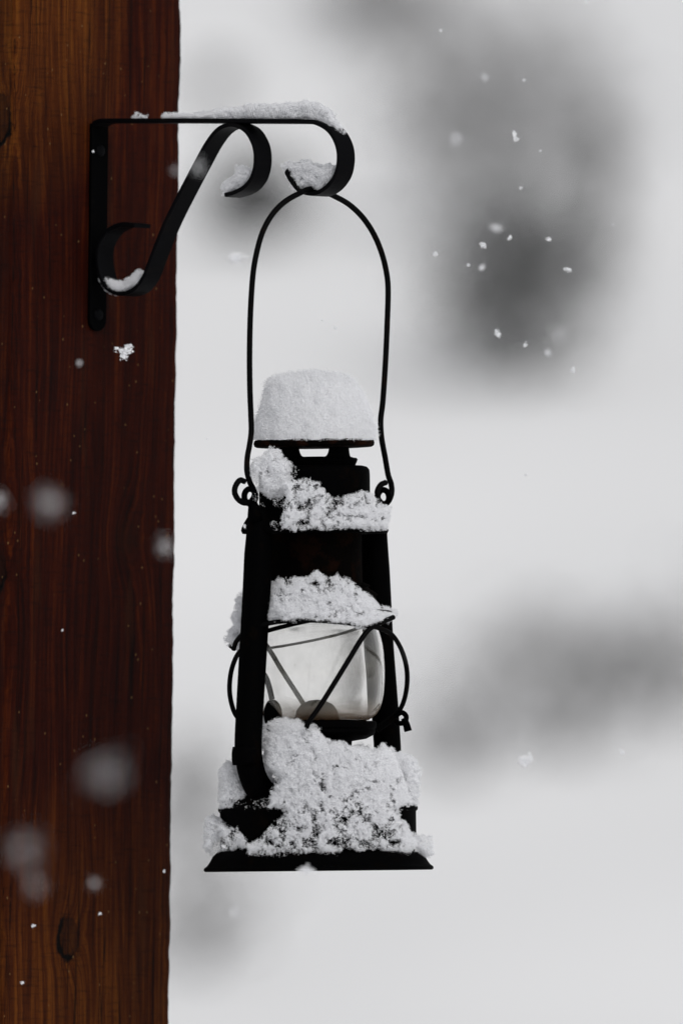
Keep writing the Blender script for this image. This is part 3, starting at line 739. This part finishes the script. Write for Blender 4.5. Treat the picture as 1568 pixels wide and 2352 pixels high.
snow_heap('snow_clump', 'rounded snow clump on the fuel tank left of the bent lantern tube',
    [(Z(z4, [(180, 600), (225, 540), (280, 560), (310, 620), (350, 690), (390, 790), (385, 815), (300, 815), (185, 812), (168, 750), (185, 660)]), lambda x, y: -.022, .016, 24, .83, 2.4),
     (Z(z4, [(190, 790), (480, 770), (470, 815), (190, 820)]), front(222), .002, 8, .55, 2.)], seed=6)
snow_heap('snow_clump', 'crumbly snow clump on the left end of the flared base rim',
    [(Z(z4, [(95, 880), (130, 865), (180, 890), (220, 935), (280, 925), (330, 980), (352, 1010), (345, 1055), (260, 1070), (200, 1060), (130, 1085), (85, 1050), (98, 960)]), front(236, .75), .009, 16, .76, 2.6),
     (Z(z4, [(345, 1040), (600, 1060), (560, 1090), (360, 1090)]), front(250), .002, 8, .5, 2.)], seed=8)
# fallen snow sitting on the hidden back half of the base and the fount, seen from either side of the lantern
def brk(x, y):
    p = on_plane(x, y, O, uv); return p.y
snow_heap('snow_ridge', 'long ridge of snow lying along the top of the bracket arm',
    [(Z(z1, [(585, 125), (650, 106), (720, 98), (760, 84), (850, 84), (920, 64), (1050, 62), (1120, 58), (1190, 42), (1240, 58), (1285, 78), (1325, 110), (1345, 150), (1372, 195), (1330, 172), (1280, 148), (1200, 130), (900, 131), (590, 131)]), brk, .0075, 12, .92, 3.2),
     (Z(z1, [(335, 122), (350, 104), (395, 122)]), brk, .004, 8, .8, 4), (Z(z1, [(480, 124), (500, 106), (540, 112), (600, 118), (600, 128)]), brk, .004, 8, .85, 4)], seed=9, step=1.5)
snow_heap('snow_clump', 'fluffy snow clump nested in the end hook of the bracket over the wire handle',
    [(Z(z1, [(1078, 360), (1150, 348), (1210, 343), (1260, 368), (1328, 365), (1330, 400), (1295, 460), (1250, 488), (1215, 470), (1160, 488), (1120, 450)]), brk, .0075, 16, .95, 3.2)], seed=10, step=1.5)
snow_heap('snow_clump', 'small snow clump in the curled end of the upper bracket scroll',
    [(Z(z1, [(782, 455), (830, 430), (860, 368), (925, 390), (917, 430), (880, 465), (820, 493), (788, 500)]), brk, .0065, 12, .95, 3.2)], seed=11, step=1.5)
snow_heap('snow_clump', 'crescent of snow lying in the lower bracket scroll against the post',
    [(Z(z1, [(175, 925), (220, 932), (285, 950), (330, 918), (370, 885), (392, 895), (355, 960), (305, 993), (250, 998), (205, 978)]), brk, .0068, 10, .95, 3.2)], seed=12, step=1.5)
# snow behind, so that the lantern is snowed on all round (annuli on the rear of tank and rim)
snow_heap('snow_bank', 'snow on the far side of the fuel tank behind the burner',
    [([(520, 1835), (540, 1770), (640, 1745), (760, 1722), (830, 1712), (900, 1738), (945, 1760), (950, 1850), (800, 1858), (600, 1858)], lambda x, y: .030, .022, 40, .95, .8)], seed=13)

# ------------------------------------------------------------------ falling snowflakes
def flake(px, py, dpx, blur, label, sx=1.0, fill=1.0, star=False, seed=0, far=False):
    r = np.random.default_rng(seed + 100); big = blur > 35
    if big: dpx, blur = dpx * 1.8, blur * .72
    B = blur * S; A = APERT
    off = DIST * B / (A + B)
    Yf = -off if not far else (DIST * B / max(A - B, .001))
    k = (DIST + Yf) / DIST; c = np.array(P(px, py, Yf)); R = dpx * .5 * S * k
    n = int(70 * fill) + 20; pts = []
    arms = [r.normal(size=3) for _ in range(5 if star else 4)]
    arms = [a / np.linalg.norm(a) * np.array([1, .6, 1]) for a in arms]
    for i in range(n):
        a = arms[r.integers(len(arms))]; s_ = r.random() ** .7
        pts.append((a * s_ * (1.0 if star else .75) + r.normal(0, .16 if star else .42 if big else .26, 3)) * R)
    pts = np.array(pts)
    if big: pts = r.normal(0, .40, (n, 3)) * R
    pts[:, 0] *= sx
    v, f = tri_cloud(pts, r.uniform(.35, .65, n) * R * (.75 if star else .30 if big else 1), 1.1, r)
    o = link('snowflake', v + c, f, SNOW, smooth=False, origin=c); tag(o, label, 'snowflake', 'snowflakes falling through the air')
DK = 'in front of the big dark shrub'
FL = [
 (1012, 70, 8, 6, 'small snowflake high above and right of the bracket hook', {}),
 (1345, 4, 9, 5, 'tiny snowflake at the very top edge', {}),
 (1113, 176, 14, 18, 'soft blurred snowflake in the upper right, left one of a level pair', {}),
 (1203, 182, 9, 6, 'small snowflake in the upper right, right one of a level pair', {}),
 (1045, 318, 22, 30, 'pale out-of-focus snowflake between hook and upper right grey twigs', {}),
 (1181, 313, 24, 3, 'three-armed crisp snowflake above the big dark shrub', dict(star=True)),
 (1240, 345, 7, 4, 'tiny snowflake just above the top of the big dark shrub', {}),
 (1195, 431, 11, 3, 'crisp small snowflake at the upper edge of the big dark shrub', dict(star=True)),
 (1138, 525, 20, 20, 'soft blurred oval snowflake ' + DK + ', highest of its cluster', dict(sx=1.3)),
 (1110, 561, 17, 3, 'crisp slanted snowflake below the blurred oval one ' + DK, {}),
 (1171, 547, 13, 4, 'small bright snowflake right of the blurred oval one ' + DK, {}),
 (1260, 548, 13, 3, 'small snowflake alone in the upper right part of the big dark shrub', dict(sx=1.3)),
 (999, 582, 13, 5, 'snowflake at the left fringe of the big dark shrub', {}),
 (1074, 608, 9, 4, 'tiny round snowflake left of a soft one ' + DK, {}),
 (1107, 613, 15, 11, 'soft round snowflake right of a tiny one ' + DK, {}),
 (1304, 616, 19, 2, 'crisp spiky snowflake at the right side of the big dark shrub', dict(star=True)),
 (1143, 766, 20, 4, 'bright chunky snowflake low ' + DK, {}),
 (1204, 790, 14, 3, 'crisp star-shaped snowflake low ' + DK, dict(star=True)),
 (1261, 811, 16, 15, 'soft round snowflake under the large blurred one ' + DK, {}),
 (1281, 766, 32, 42, 'large blurred round snowflake at the lower right of the big dark shrub', {}),
 (1316, 850, 17, 3, 'thin snowflake just below the big dark shrub', dict(star=True)),
 (1408, 516, 6, 4, 'tiny snowflake right of the big dark shrub', {}),
 (286, 804, 40, 3, 'large crisp jagged snowflake in front of the post below the bracket', dict(star=True, sx=1.1, fill=1.5)),
 (183, 834, 11, 16, 'small blurred snowflake in front of the post left of the large jagged one', {}),
 (545, 592, 30, 14, 'faint clustered snowflake between post and handle below the scroll', dict(sx=1.5)),
 (115, 1153, 44, 88, 'large round blurred snowflake in front of the post, midway up', {}),
 (-4, 1150, 34, 44, 'bright blurred snowflake cut by the left edge', {}),
 (380, 1258, 30, 46, 'blurred slanted snowflake at the right edge of the post', {}),
 (243, 1768, 52, 125, 'widest blurred snowflake, in front of the post level with the tank', dict(sx=1.1)),
 (55, 1955, 44, 125, 'very faint wide blurred snowflake low at the left of the post', {}),
 (80, 2035, 26, 90, 'faintest blurred snowflake, lowest of the big ones on the post', {}),
 (217, 2030, 19, 45, 'small faint blurred snowflake low in front of the middle of the post', {}),
 (143, 1447, 7, 4, 'tiny crisp snowflake in front of the post midway down', {}),
 (170, 1178, 7, 3, 'tiny crisp snowflake beside the large round blurred one', {}),
 (456, 383, 30, 36, 'bright blurred snowflake in front of the slanting bracket strap', {}),
 (402, 390, 14, 40, 'faint blurred snowflake at the post edge beside the bracket strap', {}),
 (702, 2003, 30, 12, 'pale snowflake crossing the bottom edge of the lantern base', dict(sx=1.7)),
 (540, 2092, 20, 30, 'faint blurred snowflake below the lantern base', {}),
 (1212, 1747, 34, 8, 'wide flat snowflake right of the lantern base', dict(sx=1.7)),
 (1429, 1729, 18, 6, 'small snowflake far right of the lantern base', dict(star=True)),
 (771, 752, 12, 6, 'faint snowflake inside the wire handle above the lid', {}),
 (740, 735, 7, 4, 'tiniest snowflake inside the wire handle', {}),
 (475, 1008, 6, 4, 'tiny grey snowflake between the post and the lantern lid', {}),
 (1208, 1090, 8, 6, 'tiny grey snowflake in the open space right of the lantern chimney', {}),
 (77, 2128, 10, 3, 'tiny snowflake left of the lower knot of the post', {}),
 (230, 2098, 9, 3, 'tiny snowflake right above the lower knot of the post', {}),
 (53, 2257, 11, 3, 'tiny crisp snowflake near the bottom left corner', {}),
 (515, 1946, 12, 4, 'small snowflake in front of the left end of the base rim', {}),
 (377, 2002, 8, 4, 'tiny snowflake at the right edge of the post level with the base', {}),
 (213, 347, 7, 3, 'tiny snowflake beside the top of the bracket wall plate', {}),
 (560, 1208, 13, 3, 'tiny snow crystal clinging left of the lantern tube top', dict(star=True)),
]
for i, (x, y, d, b, lab, kw) in enumerate(FL): flake(x, y, d, b, lab, seed=i, **kw)
scene.render.resolution_x = 682; scene.render.resolution_y = 1024
